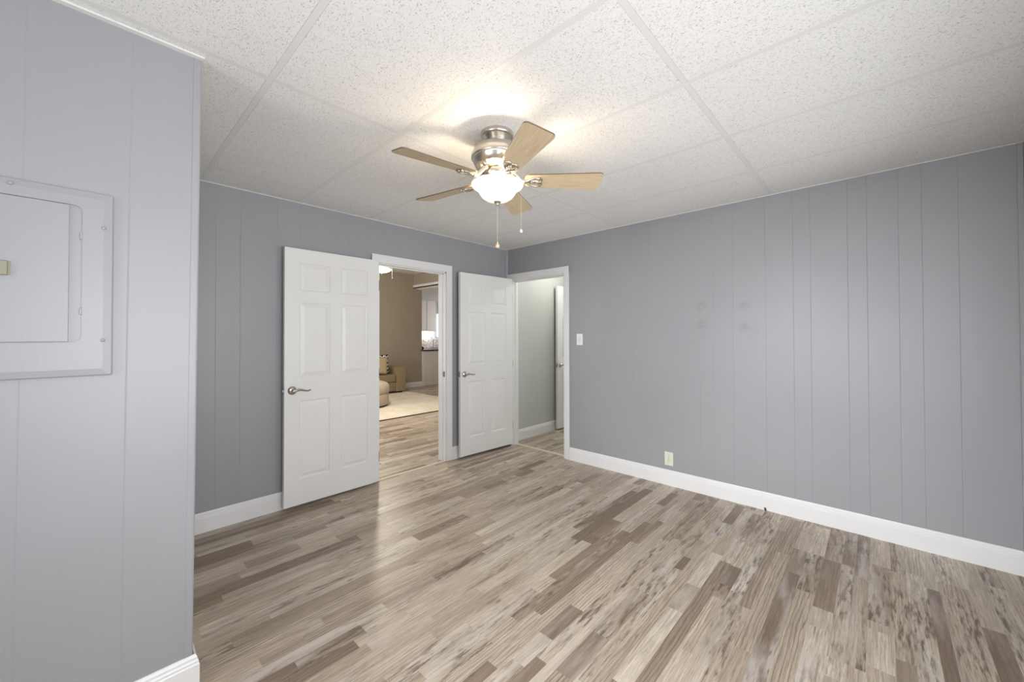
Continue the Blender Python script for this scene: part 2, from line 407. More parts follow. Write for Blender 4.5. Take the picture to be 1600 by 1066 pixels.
wr_ = wall('wall_left_return', lambda u, d: (XC-.001-d, u), YC+.04, YA, 0, H, .06, M_grey, (), (2.2, 2.5, 2.8, 3.1))
for q in wr_.data.vertices: q.co.x += .0067*(q.co.z-1.2)
struct(wr_, 'side face of the boxed-out grey wall, turned away', 'wall')
WL = (-.35, 1.50, .80, 2.02)
struct(wall('wall_window_side', lambda u, d: (XL-d, u), YN-.1, YC+.1, 0, H+.25, .12, M_grey, [WL], (-.4, 1.6)), 'grey wall with the daylight window left of the camera', 'wall')
WN = (-.35, 2.95, .65, 2.0)
struct(wall('wall_near', lambda u, d: (u, YN-d), XL-.12, XB+.1, 0, H+.25, .12, M_grey, [WN]), 'grey wall with a window behind the camera', 'wall')
# window frames (both windows lie outside the photo, they let the daylight in)
def window(name, fr, u0, u1, z0, z1, label):
    r = empty(name); struct(r, label, 'window')
    bm = bmesh.new()
    for a, b_, c_, d_ in ((u0, u1, z0, z0+.05), (u0, u1, z1-.05, z1), (u0, u0+.05, z0, z1), (u1-.05, u1, z0, z1), (u0, u1, (z0+z1)/2-.02, (z0+z1)/2+.02)):
        (xa, ya), (xb, yb) = fr(a, .04), fr(b_, .09)
        box(bm, min(xa, xb), max(xa, xb), min(ya, yb), max(ya, yb), c_, d_)
    finish('window_frame', bm, M_white, r)
window('window_1', lambda u, d: (XL-d, u), *WL, 'white framed window in the side wall left of the camera')
window('window_2', lambda u, d: (u, YN-d), *WN, 'white framed window in the wall behind the camera')

# ceiling: tiles set just above the exposed grid
TX = [-.72, -.11, .503, 1.112, 1.722, 2.334, 2.945]; TY = [-.64, .590, 1.845, 3.070]
HW = .012
def ceiling():
    bm = bmesh.new()
    x0, x1, y0, y1 = XL-.1, XB+.08, YN-.1, YA+.1
    xs = [x0]+[t for t in TX]+[x1]; ys = [y0]+[t for t in TY if t > YN]+[y1]
    for i in range(len(xs)-1):
        for j in range(len(ys)-1):
            a, b_ = xs[i]+(HW+.0007 if i else 0), xs[i+1]-(HW+.0007 if i < len(xs)-2 else 0)
            c_, d_ = ys[j]+(HW+.0007 if j else 0), ys[j+1]-(HW+.0007 if j < len(ys)-2 else 0)
            box(bm, a, b_, c_, d_, H+.0022, H+.02)
    tiles = finish('ceiling', bm, M_tile)
    struct(tiles, 'white fissured drop ceiling tiles over the empty room', 'ceiling')
    bm = bmesh.new()
    for t in TX: box(bm, t-HW, t+HW, y0, y1, H+.0020, H+.0040)
    for t in TY:
        if t > YN: box(bm, x0, x1, t-HW, t+HW, H+.00205, H+.004)
    finish('ceiling_grid', bm, M_tbar, tiles)
    bm = bmesh.new(); box(bm, x0, x1, y0, y1, H+.06, H+.10)
    finish('ceiling_deck', bm, M_dark, tiles)
    # wall angle
    bm = bmesh.new(); a = .018
    box(bm, XL, XC+a, YC-.022, YC, H-.003, H+.003)
    box(bm, XC, XC+a, YC, YA, H-.0015, H+.003)
    box(bm, XC, XB, YA-.012, YA, H-.0015, H+.003)
    box(bm, XB-.012, XB, YN, YA, H-.0015, H+.003)
    finish('wall_angle', bm, M_tbar, tiles)
ceiling()

# corner mouldings
def vstrip(name, x0, x1, y0, y1, z0, z1, label, material=M_grey, bev=.003, lean=0):
    bm = bmesh.new(); box(bm, x0, x1, y0, y1, z0, z1, bev, 2)
    for q in bm.verts: q.co.x += lean*(q.co.z-1.2)
    return struct(finish(name, bm, material, ), label, 'trim')
bm = bmesh.new()
pf = [(XC-.022, YC), (XC-.022, YC-.002), (XC-.020, YC-.003), (XC-.003, YC-.003), (XC+.001, YC-.002), (XC+.003, YC+.001), (XC+.003, YC+.020), (XC+.002, YC+.022), (XC, YC+.022), (XC-.001, YC)]
A = [bm.verts.new((p, q, .13)) for p, q in pf]; B = [bm.verts.new((p, q, H-.003)) for p, q in pf]
for i in range(len(pf)): bm.faces.new((A[i], A[(i+1)%len(pf)], B[(i+1)%len(pf)], B[i]))
bm.faces.new(A); bm.faces.new(B[::-1])
for q in bm.verts: q.co.x += .0067*(q.co.z-1.2)
struct(finish('trim_3', bm, M_grey), 'grey corner bead down the free edge of the left wall', 'trim')
bm = bmesh.new()
prof = [(0, 0), (.024, 0)]+[(.024*cos(a), .024*sin(a)) for a in [R(q) for q in (15, 35, 55, 75)]]+[(0, .024)]
A = [bm.verts.new((XB-p, YA-q, .13)) for p, q in prof]; B = [bm.verts.new((XB-p, YA-q, H)) for p, q in prof]
for i in range(len(prof)): bm.faces.new((A[i], A[(i+1)%len(prof)], B[(i+1)%len(prof)], B[i]))
bm.faces.new(A); bm.faces.new(B[::-1])
struct(finish('trim_4', bm, M_grey, smooth=40), 'grey quarter-round moulding in the corner where back and right walls meet', 'trim')
vstrip('trim_5', XB-.014, XB, YN, YN+.022, .13, H, 'grey strip at the far right edge of the right wall')

# baseboards
BB = [(0, 0), (.015, 0), (.015, .098), (.0125, .103), (.0125, .110), (.009, .116), (.0085, .124), (.005, .131), (.0035, .135), (0, .135)]
def baseboard(name, runs, label):
    bm = bmesh.new()
    for p0, p1, out, e0, e1 in runs: extrude_profile(bm, BB, p0, p1, out, e0, e1)
    return struct(finish(name, bm, M_white), label, 'baseboard')
baseboard('baseboard_back', [((XC, YA), (1.744, YA), (0, -1), 0, 0)], 'white baseboard left of the open door on the back wall')
baseboard('baseboard_back.001', [((2.67, YA), (XB-.0, YA), (0, -1), 0, 0)], 'short white baseboard between the two doorways on the back wall')
baseboard('baseboard_right', [((XB, 2.445), (XB, YN), (-1, 0), 0, 0)], 'long white baseboard along the right wall')
baseboard('baseboard_left', [((XL, YC), (XC, YC), (0, -1), 0, 1), ((XC, YC), (XC, YA-.015), (1, 0), 1, 0)], 'white moulded baseboard wrapping the free corner of the left wall')

# ------------------------------------------------------------------ door casings and jambs
def casing(name, fr, u0, u1, label, wl=.07, wr=.07, thick=.12, top=DH, strike=None, ht=.07):
    """fr(u, d): d positive into the wall, negative into the room"""
    r = empty(name); struct(r, label, 'door frame')
    def B(bm, a, b_, d0, d1, c_, d_, bev=0):
        (xa, ya), (xb, yb) = fr(a, d0), fr(b_, d1)
        box(bm, min(xa, xb), max(xa, xb), min(ya, yb), max(ya, yb), c_, d_, bev, 2)
    for side in (0, 1):
        bm = bmesh.new(); d0, d1 = (-.014, 0) if side == 0 else (thick, thick+.014)
        B(bm, u0-wl, u0+.004, d0, d1, 0, top+ht-.004, .003); B(bm, u1-.004, u1+wr, d0, d1, 0, top+ht-.004, .003)
        finish('casing', bm, M_white, r)
        bm = bmesh.new(); B(bm, u0-wl, u1+wr, d0*1.02 if side == 0 else d0, d1*1.002, top-.004, top+ht, .003)
        finish('head_casing', bm, M_white, r)
    bm = bmesh.new()
    B(bm, u0-.001, u0+.016, 0, thick, 0, top); B(bm, u1-.016, u1+.001, 0, thick, 0, top); B(bm, u0, u1, 0, thick, top-.016, top+.001)
    finish('jamb', bm, M_white, r)
    bm = bmesh.new()
    B(bm, u0+.012, u0+.026, .045, .08, 0, top-.014, .002); B(bm, u1-.026, u1-.012, .045, .08, 0, top-.014, .002); B(bm, u0+.012, u1-.012, .045, .08, top-.026, top-.012, .002)
    finish('door_stop', bm, M_white, r)
    if strike:
        u, z = strike; bm = bmesh.new(); B(bm, u-.0025, u+.0005, .006, .036, z-.028, z+.028)
        finish('strike_plate', bm, M_bronze, r)
    return r
casing('trim_6', lambda u, d: (u, YA+d), *DA, 'white casing round the living room doorway', .066, .07, TA, strike=(DA[1]-.016, .93))
casing('trim_7', lambda u, d: (XB+d, u), *DB, 'white casing round the corner hallway doorway', .062, .07, TB)

# ------------------------------------------------------------------ six-panel doors (local: x from free edge to hinge, y thickness 0..T away from viewer, z up)
TD = .035
def lever(parent, x, z, yface, sgn, s=1, depth=1.0):
    """rose and lever on face y=yface; sgn -1: towards -y"""
    bm = bmesh.new()
    pr = [(.0335, 0), (.0335, .004), (.031, .008), (.025, .012), (.016, .0145), (.011, .017), (.011, .038*depth)]
    lathe(bm, [(r, q*sgn) for r, q in pr], 28, 'Y', (x, yface, z))
    o1 = finish('lever_rose', bm, M_steel, parent, 50)
    bm = bmesh.new(); y = yface+sgn*.042*depth
    pts = [(x-.008, y, z), (x+.01, y, z+.001), (x+.03, y, z+.004), (x+.05, y+sgn*.002, z+.004), (x+.072, y, z-.003), (x+.095, y-sgn*.002, z-.008), (x+.112, y-sgn*.004, z-.006), (x+.122, y-sgn*.004, z-.001)]
    tube(bm, pts, [.010, .012, .0105, .0085, .0075, .007, .0065, .004], 12)
    finish('lever', bm, M_steel, o1, 60)
def door(name, label, P0, P1, z0, z1, levers=True, back=True, mirror=False):
    """P0: free-edge bottom corner on the viewed face; P1: hinge-side corner"""
    P0, P1 = Vector(P0), Vector(P1); W = (P1-P0).length; a = math.atan2(P1.y-P0.y, P1.x-P0.x)
    r = empty(name, (P0.x, P0.y, 0), a); struct(r, label, 'door')
    k = W/.778
    xs = [(.108*k, .342*k), (.437*k, .67*k)]; zs = [(.229, .837), (1.023, 1.604), (1.697, 1.916)]
    bm = bmesh.new(); cut_x = sorted({0, W, *[q for p in xs for q in p]}); cut_z = sorted({z0, z1, *[q for p in zs for q in p]})
    for face_y, sg in ((0, 1), (TD, -1)):
        for i in range(len(cut_x)-1):
            for j in range(len(cut_z)-1):
                A, B_, C, D = cut_x[i], cut_x[i+1], cut_z[j], cut_z[j+1]
                if (A, B_) in xs and (C, D) in zs:
                    lv = [(0, 0), (.004, .0055), (.010, .0085), (.016, .0075), (.034, .0016), (.038, .0008)]
                    rings = []
                    for ins, dp in lv:
                        rings.append([bm.verts.new((x, face_y+sg*dp, z)) for x, z in ((A+ins, C+ins), (B_-ins, C+ins), (B_-ins, D-ins), (A+ins, D-ins))])
                    for r0, r1 in zip(rings, rings[1:]):
                        for q in range(4): bm.faces.new((r0[q], r0[(q+1)%4], r1[(q+1)%4], r1[q]))
                    bm.faces.new(rings[-1])
                else: bm.faces.new([bm.verts.new((x, face_y, z)) for x, z in ((A, C), (B_, C), (B_, D), (A, D))])
    for x in (0, W): bm.faces.new([bm.verts.new((x, y, z)) for y, z in ((0, z0), (TD, z0), (TD, z1), (0, z1))])
    for z in (z0, z1): bm.faces.new([bm.verts.new((x, y, z)) for x, y in ((0, 0), (W, 0), (W, TD), (0, TD))])
    bmesh.ops.remove_doubles(bm, verts=bm.verts, dist=1e-5)
    finish('door_slab', bm, M_door, r)
    if levers:
        lever(r, .056, .922, 0, -1)
        if back: lever(r, .056, .922, TD, 1, depth=.62)
        bm = bmesh.new(); box(bm, -.0012, .001, .006, TD-.006, .922-.028, .922+.028); box(bm, -.010, 0, .011, TD-.011, .922-.01, .922+.01, .002, 1)
        finish('latch_plate', bm, M_steel, r)
    for z in (.25, 1.0, 1.80):
        bm = bmesh.new(); lathe(bm, [(.006, z-.045), (.006, z+.045)], 12, 'Z', (W+.006, TD-.002, 0)); box(bm, W-.001, W+.008, .004, TD, z-.045, z+.045)
        finish('hinge', bm, M_steel, r, 40)
    return r
door('door_1', 'open white six-panel door folded against the back wall, left of the living room doorway', (1.000, 3.300), (1.778, 3.312), .030, 2.025)
door('door_2', 'open white six-panel door in the corner between the two doorways', (2.722, 3.305), (3.505, 3.262), .030, 2.035)
door('door_3', 'white door seen edge-on through the corner doorway in the hallway', (4.50, 3.315), (5.27, 3.315), .025, 2.05, back=True)

# ------------------------------------------------------------------ switch, outlet, floor stub
r = empty('light_switch', (XB, 2.316, 1.300)); tag(r, 'white rocker light switch on the grey wall right of the corner doorway', 'light switch')
bm = bmesh.new(); box(bm, -.006, .0, -.037, .037, -.060, .060, .0025, 2); finish('cover_plate', bm, M_white_plastic, r)
bm = bmesh.new(); box(bm, -.0085, -.005, -.0165, .0165, -.033, .033, .001, 1); finish('rocker', bm, mat('rocker_white', srgb(226, 226, 224), .3), r)
r = empty('wall_outlet', (XB, 1.380, .235)); tag(r, 'almond duplex wall outlet low on the right wall above the baseboard', 'wall outlet')
bm = bmesh.new(); box(bm, -.006, .0, -.038, .038, -.060, .060, .0025, 2); finish('cover_plate', bm, M_almond, r)
for z in (-.020, .020):
    bm = bmesh.new(); lathe(bm, [(.0165, 0), (.0165, .003)], 24, 'X', (-.0085, 0, z))
    rc = finish('receptacle', bm, M_almond, r, 40)
    bm = bmesh.new()
    for y in (-.0065, .0065): box(bm, -.0092, -.0084, y-.0013, y+.0013, z+.001, z+.010)
    box(bm, -.0092, -.0084, -.0028, .0028, z-.010, z-.005)
    finish('slot', bm, M_slot, rc)
bm = bmesh.new(); lathe(bm, [(.003, 0), (.003, .0015)], 12, 'X', (-.0075, 0, 0)); finish('screw', bm, M_steel, r)
bm = bmesh.new(); tube(bm, [(3.516, .641, 0), (3.514, .641, .012), (3.506, .643, .022)], [.006, .007, .006], 10)
tag(finish('cable_stub', bm, M_brown, smooth=50), 'tiny red-brown cable stub sticking up at the foot of the right baseboard', 'cable')

# ------------------------------------------------------------------ breaker panel on the left wall
def rrect(x0, x1, z0, z1, rad, n=6):
    pts = []
    for cx, cz, a0 in ((x1-rad, z0+rad, -90), (x1-rad, z1-rad, 0), (x0+rad, z1-rad, 90), (x0+rad, z0+rad, 180)):
        for i in range(n+1):
            a = R(a0+90*i/n); pts.append((cx+rad*cos(a), cz+rad*sin(a)))
    return pts
r = empty('breaker_panel', (0, YC, 0)); tag(r, 'grey-painted breaker panel cover on the left wall with brass latch', 'electrical panel')
X0, X1, Z0, Z1 = -.395, .049, 1.2085, 1.8195
M_panel = paint('grey_panel_paint', GREY, .38, .25, 160)
bm = bmesh.new(); n = 6
def ring(pts, y): return [bm.verts.new((x, y, z)) for x, z in pts]
RX1 = -.0235
o0 = ring(rrect(X0, X1, Z0, Z1, .006), 0); o1 = ring(rrect(X0+.001, X1-.001, Z0+.001, Z1-.001, .006), -.007)
o2 = ring(rrect(X0+.004, X1-.004, Z0+.004, Z1-.004, .006), -.0095)
o3 = ring(rrect(X0+.028, X1-.024, Z0+.024, Z1-.024, .006), -.0125)
i0 = ring(rrect(-.323, RX1, 1.3205, 1.7660, .02), -.0125); i1 = ring(rrect(-.323, RX1, 1.3205, 1.7660, .02), -.0065)
for a, b_ in ((o0, o1), (o1, o2), (o2, o3), (o3, i0), (i0, i1)):
    for q in range(len(a)): bm.faces.new((a[q], a[(q+1) % len(a)], b_[(q+1) % len(a)], b_[q]))
bm.faces.new(i1)
cover = finish('panel_cover', bm, M_panel, r)
bm = bmesh.new(); box(bm, -.321, -.0515, -.0118, -.0066, 1.3225, 1.764, .0012, 1); finish('panel_door', bm, M_panel, r)
bm = bmesh.new(); box(bm, -.203, -.172, -.019, -.0118, 1.5225, 1.566, .002, 2); box(bm, -.172, -.1675, -.0145, -.012, 1.5235, 1.565); finish('latch', bm, M_brass, r)
for z in (1.666, 1.421):
    bm = bmesh.new(); box(bm, -.029, -.0225, -.0138, -.008, z-.011, z+.011, .0018, 2); finish('hinge', bm, M_panel, r)
for z in (1.703, 1.327, 1.80):
    bm = bmesh.new(); x = .025 if z < 1.75 else -.17
    lathe(bm, [(.0062, 0), (.0062, -.001), (.005, -.0032), (.002, -.0042)], 16, 'Y', (x, -.0125, z)); finish('screw', bm, M_panel, r, 50)

# ------------------------------------------------------------------ ceiling fan
FX, FY = 1.462, 1.468
def make_fan(loc, label, drop=0, lit=M_bowl, R_=.555, shallow=False, base=27.45):
    r = empty('ceiling_light' if shallow else 'ceiling_fan', loc); tag(r, label, 'ceiling light' if shallow else 'ceiling fan')
    zc = 0
    bm = bmesh.new(); lathe(bm, [(.040, 0), (.084, 0), (.086, -.003), (.086, -.019), (.083, -.024), (.079, -.026), (.075, -.0255), (.071, -.029), (.062, -.040), (.054, -.051), (.050, -.058), (.048, -.062-drop), (.020, -.064-drop)], 56)
    finish('canopy', bm, M_nickel, r, 35)
    d = -drop
    bm = bmesh.new()
    lathe(bm, [(0.03, d-0.058), (0.056, d-0.06), (0.078, d-0.064), (0.1, d-0.073), (0.118, d-0.086), (0.122, d-0.09), (0.124, d-0.096), (0.13, d-0.104), (0.135, d-0.116), (0.1375, d-0.13), (0.1375, d-0.14), (0.134, d-0.145), (0.13, d-0.147), (0.127, d-0.158), (0.12, d-0.172), (0.108, d-0.186), (0.092, d-0.195), (0.072, d-0.2), (0.04, d-0.202)], 64)
    mh = finish('motor_housing', bm, M_nickel, r, 35)
    bm = bmesh.new(); lathe(bm, [(.1145, d-.184), (.106, d-.190), (.094, d-.1975)], 120, wob=lambda a, z: .012*cos(24*a))
    finish('vent_ring', bm, M_nickel, mh)
    bm = bmesh.new(); lathe(bm, [(.05, d-.200), (.064, d-.203), (.068, d-.210), (.067, d-.228), (.060, d-.240), (.068, d-.247), (.076, d-.254), (.06, d-.262), (.02, d-.264)], 48)
    finish('switch_housing', bm, M_nickel, r, 40)
    ZB = d-.2495
    for k in range(0 if shallow else 5):
        a = R(base)+k*2*pi/5
        e = bmesh.new()
        # blade outline: x outwards
        w0, w1, ri, ro = .050, .0725, .145, R_
        out = []
        def arc(cx, cy_, rad, a0, a1, n=6): return [(cx+rad*cos(R(a0+(a1-a0)*i/n)), cy_+rad*sin(R(a0+(a1-a0)*i/n))) for i in range(n+1)]
        out += arc(ri+.03, -w0+.03, .03, 180, 270); out += arc(ro-.022, -w1+.022, .022, 270, 360); out += arc(ro-.022, w1-.022, .022, 0, 90); out += arc(ri+.03, w0-.03, .03, 90, 180)
        lo = [e.verts.new((x, y, -.0035)) for x, y in out]; hi = [e.verts.new((x, y, .0035)) for x, y in out]
        e.faces.new(lo[::-1]); e.faces.new(hi)
        for q in range(len(out)):
            f = e.faces.new((lo[q], lo[(q+1) % len(out)], hi[(q+1) % len(out)], hi[q])); f.material_index = 1
        bl = finish('blade', e, [M_blade, M_blade_edge], r)
        bl.matrix_local = Matrix.Translation((0, 0, ZB)) @ Matrix.Rotation(a, 4, 'Z') @ Matrix.Rotation(-.24, 4, 'X')
        # scrolled blade iron under the blade
        e = bmesh.new()
        tube(e, [(.078, 0, .046), (.095, 0, .036), (.115, 0, .012), (.130, 0, -.004), (.150, 0, -.010)], [.012, .012, .011, .010, .010], 10, flat=1.4)
        for s in (-1, 1):
            pts = [(.145, 0, -.010)]
            pts += [(.150+.014*i, s*(.034*sin(pi*min(i/5, 1)*.62)), -.010) for i in range(1, 6)]
            cx, cy_ = .205, s*.016
            pts += [(cx+.030*cos(R(q))*(1-.001*abs(q)), cy_*1+s*.022*sin(R(q)), -.009) for q in (60, 30, 0, -40, -80, -120, -160)]
            tube(e, pts, .0052, 8)
        box(e, .150, .212, -.012, .012, -.0105, -.0045, .002, 1)
        for x in (.165, .2):
            lathe(e, [(.005, -.0105), (.005, -.013), (.002, -.0145)], 10, 'Z', (x, 0, 0))
        finish('blade_iron', e, M_nickel, bl, 50)
    # open-topped frosted bowl
    rim = d-.274
    if not shallow:
        pf = [(.018, rim-.091), (.038, rim-.0885), (.062, rim-.080), (.082, rim-.066), (.094, rim-.050), (.101, rim-.036), (.109, rim-.027), (.122, rim-.019), (.132, rim-.012), (.1375, rim-.005), (.1375, rim+.0)]
    else:
        pf = [(.018, rim-.052), (.06, rim-.048), (.10, rim-.037), (.132, rim-.021), (.15, rim-.004), (.15, rim+.004)]
    inn = [(q-.004, z+.003) for q, z in pf][::-1]
    bm = bmesh.new()
    lathe(bm, pf+inn, 72, cap=False)
    vs = list(bm.verts); nn = 72
    bm.faces.new(vs[:nn][::-1]); bm.faces.new(vs[-nn:])
    finish('glass_bowl', bm, lit, r, 60)
    bm = bmesh.new(); b0 = rim-.089 if not shallow else rim-.051
    lathe(bm, [(.018, b0), (.020, b0-.004), (.016, b0-.009), (.008, b0-.012), (.010, b0-.017), (.008, b0-.021), (.003, b0-.024)], 24)
    finish('finial', bm, M_nickel, r, 50)
    return r, rim, b0
fan, rim, b0 = make_fan((FX, FY, H+.0035), 'brushed nickel ceiling fan with five maple blades and lit glass bowl')
def chain(parent, x, y, z0, z1, kind, rad=.0007):
    bm = bmesh.new(); z = z0
    tube(bm, [(x, y, z0), (x, y, z1)], rad, 6)
    while z > z1: 
        lathe(bm, [(.0004, z+.0013), (.0014, z), (.0004, z-.0013)], 6, 'Z', (x, y, 0)); z -= .0042
    c_ = finish('pull_chain', bm, M_chain, parent)
    bm = bmesh.new()
    if kind == 'wood':
        lathe(bm, [(.001, z1+.004), (.003, z1), (.005, z1-.008), (.010, z1-.016), (.0115, z1-.022), (.0095, z1-.028), (.005, z1-.031)], 20, 'Z', (x, y, 0)); mt = M_fob
    elif kind == 'dark':
        lathe(bm, [(.002, z1+.003), (.010, z1-.010), (.012, z1-.025), (.006, z1-.038)], 16, 'Z', (x, y, 0)); mt = M_foot
    else:
        lathe(bm, [(.001, z1+.003), (.004, z1), (.0085, z1-.006), (.0095, z1-.012), (.007, z1-.018), (.002, z1-.021)], 16, 'Z', (x, y, 0)); mt = M_crystal
    finish('chain_fob', bm, mt, c_, 50)
chain(fan, 0, 0, b0-.022, -.580, 'wood')
cx2, cy2 = rgt.x*.127+cos(YAW)*.078, rgt.y*.127+sin(YAW)*.078
chain(fan, cx2, cy2, -.262, -.490, 'bead')
bm = bmesh.new(); tube(bm, [(cx2*.42, cy2*.42, -.235), (cx2*.8, cy2*.8, -.250), (cx2, cy2, -.262)], .0015, 6); finish('chain_guide', bm, M_nickel, fan)
def bulb(parent, x, y, z, power, col=(1, .77, .48), rad=.018):
    l = bpy.data.lights.new('bulb', 'POINT'); l.energy = power; l.color = col; l.shadow_soft_size = rad
    o = bpy.data.objects.new('bulb_light', l); COL.objects.link(o); o.parent = parent; o.location = (x, y, z)
for a in (40, 220): bulb(fan, .085*cos(R(a)), .085*sin(R(a)), rim-.020, 5, (1, .83, .60))

# ------------------------------------------------------------------ hallway beyond the corner doorway
YH = 3.392
area('hallway_fill', (6.4, 2.85, 1.3), (4, 3.1, .8), .8, 1.4, 19, (1, 1, .98))  # fill lamp inside the hallway; its end wall has no window
struct(wall('wall_hallway_back', lambda u, d: (u, YH+d), XB+TB, 6.6, 0, 2.75, .1, M_hall), 'sage green hallway wall seen through the corner doorway', 'wall')
struct(wall('wall_hallway_front', lambda u, d: (u, 2.32-d), XB+TB, 6.6, 0, 2.75, .1, M_hall), 'hidden front wall of the hallway', 'wall')
struct(wall('wall_hallway_end', lambda u, d: (6.5+d, u), 2.2, YH, 0, 2.75, .1, M_hall), 'end wall of the hallway', 'wall')
bm = bmesh.new(); box(bm, XB+TB-.02, 6.6, 2.2, YH+.02, 2.42, 2.47)
struct(finish('ceiling.001', bm, M_plain_ceiling), 'plain white hallway ceiling', 'ceiling')
baseboard('baseboard_hallway', [((XB+TB+.014, YH), (6.5, YH), (0, -1), 0, 0)], 'white baseboard on the sage hallway wall')
r = empty('hallway_light', (4.35, 2.85, 2.42)); tag(r, 'round flush light on the hallway ceiling beyond the corner doorway', 'ceiling light')
bm = bmesh.new(); lathe(bm, [(.16, 0), (.16, -.02), (.15, -.03)], 32); finish('rim', bm, M_white, r, 40)
bm = bmesh.new(); lathe(bm, [(.148, -.028), (.13, -.055), (.08, -.075), (.01, -.082)], 32); finish('glass_dome', bm, M_bowl2, r, 60)
bulb(r, 0, 0, -.13, 13, (.97, 1, .99), .06)

# ------------------------------------------------------------------ living room and kitchen beyond the left doorway
YL, XH, HL, YK = 8.93, 5.777, 2.97, 11.5
struct(wall('wall_living_room_back', lambda u, d: (u, YL+d), -.5, 6.029, 0, HL+.1, .12, M_living), 'tan living room wall behind the sofa', 'wall')
struct(wall('wall_living_room_front', lambda u, d: (u, YA+TA+.001-d*.01), -.5, XH, DH+.075, HL+.1, .1, M_living), 'living room side of the wall above the left doorway', 'wall')
struct(wall('wall_living_room_side', lambda u, d: (-.5-d, u), YA+.1, YL, 0, HL+.1, .1, M_living, [(5.3, 7.4, .7, 2.2)]), 'tan living room side wall with a window, out of view', 'wall')
struct(wall('wall_living_room_right', lambda u, d: (XH+d, u), YA+TA, YL, 0, HL+.1, .12, M_living, [(6.0, YL, 0, 2.62)]), 'tan wall with the wide opening into the kitchen', 'wall')
bm = bmesh.new()
box(bm, XH-.02, XH+.14, 5.93, YL-.001, 2.585, 2.62, .004, 1); box(bm, XH-.02, XH, 5.93, YL-.001, 2.585, 2.68, .003, 1)
struct(finish('trim_8', bm, M_white), 'white trim under the header of the kitchen opening', 'trim')
bm = bmesh.new(); box(bm, -.6, XH+.1, YA+.05, YL+.1, HL, HL+.05)
struct(finish('ceiling.002', bm, M_plain_ceiling), 'white living room ceiling', 'ceiling')
baseboard('baseboard_living_room', [((-.5, YL), (6.03, YL), (0, -1), 0, 0)], 'white baseboard behind the sofa on the tan wall')
WK = (8.155, 9.2, 1.28, 2.2)
struct(wall('wall_kitchen_back', lambda u, d: (u, YK+d), XH, 9.6, 0, 2.9, .1, M_kwhite, [WK]), 'white kitchen back wall with bright window', 'wall')
struct(wall('wall_kitchen_left', lambda u, d: (XH+.1-d, u), YL+.12, YK+.1, 0, 2.9, .1, M_kwhite), 'kitchen side wall hidden behind the tan wall', 'wall')
struct(wall('wall_kitchen_right', lambda u, d: (9.55+d, u), 5.0, YK+.1, 0, 2.9, .1, M_kwhite, [(8.8, 10.4, 1.1, 2.3)]), 'kitchen right wall with a side window, out of view', 'wall')
struct(wall('wall_kitchen_front', lambda u, d: (u, 5.1-d), XH, 9.6, 0, 2.9, .1, M_kwhite), 'kitchen front wall, out of view', 'wall')
bm = bmesh.new(); box(bm, XH+.12, 9.65, 5.0, YK+.1, 2.575, 2.62)
struct(finish('ceiling.003', bm, M_plain_ceiling), 'white kitchen ceiling beyond the header', 'ceiling')
r = empty('window_3'); struct(r, 'bright kitchen window with white frame far beyond the left doorway', 'window')
bm = bmesh.new()
for a, b_, c_, d_ in ((WK[0], WK[1], WK[2]-.04, WK[2]+.03), (WK[0], WK[1], WK[3]-.03, WK[3]+.05), (WK[0]-.03, WK[0]+.03, WK[2], WK[3]), (WK[1]-.03, WK[1]+.03, WK[2], WK[3]), (8.315, 8.36, WK[2], WK[3])):
    box(bm, a, b_, YK-.02, YK+.04, c_, d_)
finish('window_frame', bm, M_white, r)
bm = bmesh.new(); box(bm, WK[0], WK[1], YK+.02, YK+.026, WK[2], WK[3]); finish('window_pane', bm, M_glass, r)
bm = bmesh.new()
for i in range(14): 
    x = 8.14+i*.08; box(bm, x, x+.08, YK-.07-.012*(i % 2), YK-.05-.012*(i % 2), 2.14, 2.50, .004, 1)
tag(finish('window_valance', bm, M_valance), 'pale grey-green valance over the far kitchen window', 'curtain')
# kitchen cabinets
r = empty('base_cabinet', (6.035, YL, 0)); tag(r, 'white base cabinet facing the living room beside the tan wall end', 'cabinet')
bm = bmesh.new(); box(bm, 0, 1.6, 0, .62, .0, .935, .003, 1); finish('cabinet_body', bm, M_kwhite, r)
bm = bmesh.new(); box(bm, 0, .06, -.012, 0, .0, .93, .003, 1); finish('corner_post', bm, M_white, r)
bm = bmesh.new(); box(bm, 6.00, 7.68, YL-.03, YL+.66, .937, .975, .004, 2)
tag(finish('countertop', bm, M_counter), 'dark speckled countertop on the white base cabinet facing the living room', 'countertop')
r = empty('sink_cabinet', (6.6, YK-.64, 0)); tag(r, 'white sink cabinet run under the far kitchen window', 'cabinet')
bm = bmesh.new(); box(bm, 0, 2.6, 0, .62, .0, .90, .003, 1); finish('cabinet_body', bm, M_kwhite, r)
for x in (.02, .67, 1.32, 1.97):
    bm = bmesh.new(); box(bm, x, x+.61, -.02, 0, .1, .86, .004, 1); finish('cabinet_door', bm, M_kwhite, r)
bm = bmesh.new(); box(bm, 6.58, 9.22, YK-.68, YK-.005, .901, .94, .004, 1)
tag(finish('countertop', bm, M_counter), 'dark countertop of the sink run under the far kitchen window', 'countertop')
bm = bmesh.new(); box(bm, 6.6, 9.2, YK-.012, YK-.001, .941, 1.235)
tag(finish('backsplash', bm, M_speck), 'speckled grey stone tile backsplash under the kitchen window', 'backsplash')
r = empty('upper_cabinet', (7.35, YK-.001, 0)); tag(r, 'white upper cabinet hanging left of the far kitchen window', 'cabinet')
bm = bmesh.new(); box(bm, 0, .765, -.32, 0, 1.52, 2.574, .003, 1); finish('cabinet_body', bm, M_kwhite, r)
for x in (.01, .39):
    bm = bmesh.new(); box(bm, x, x+.365, -.34, -.32, 1.54, 2.55, .005, 1); finish('cabinet_door', bm, M_kwhite, r)
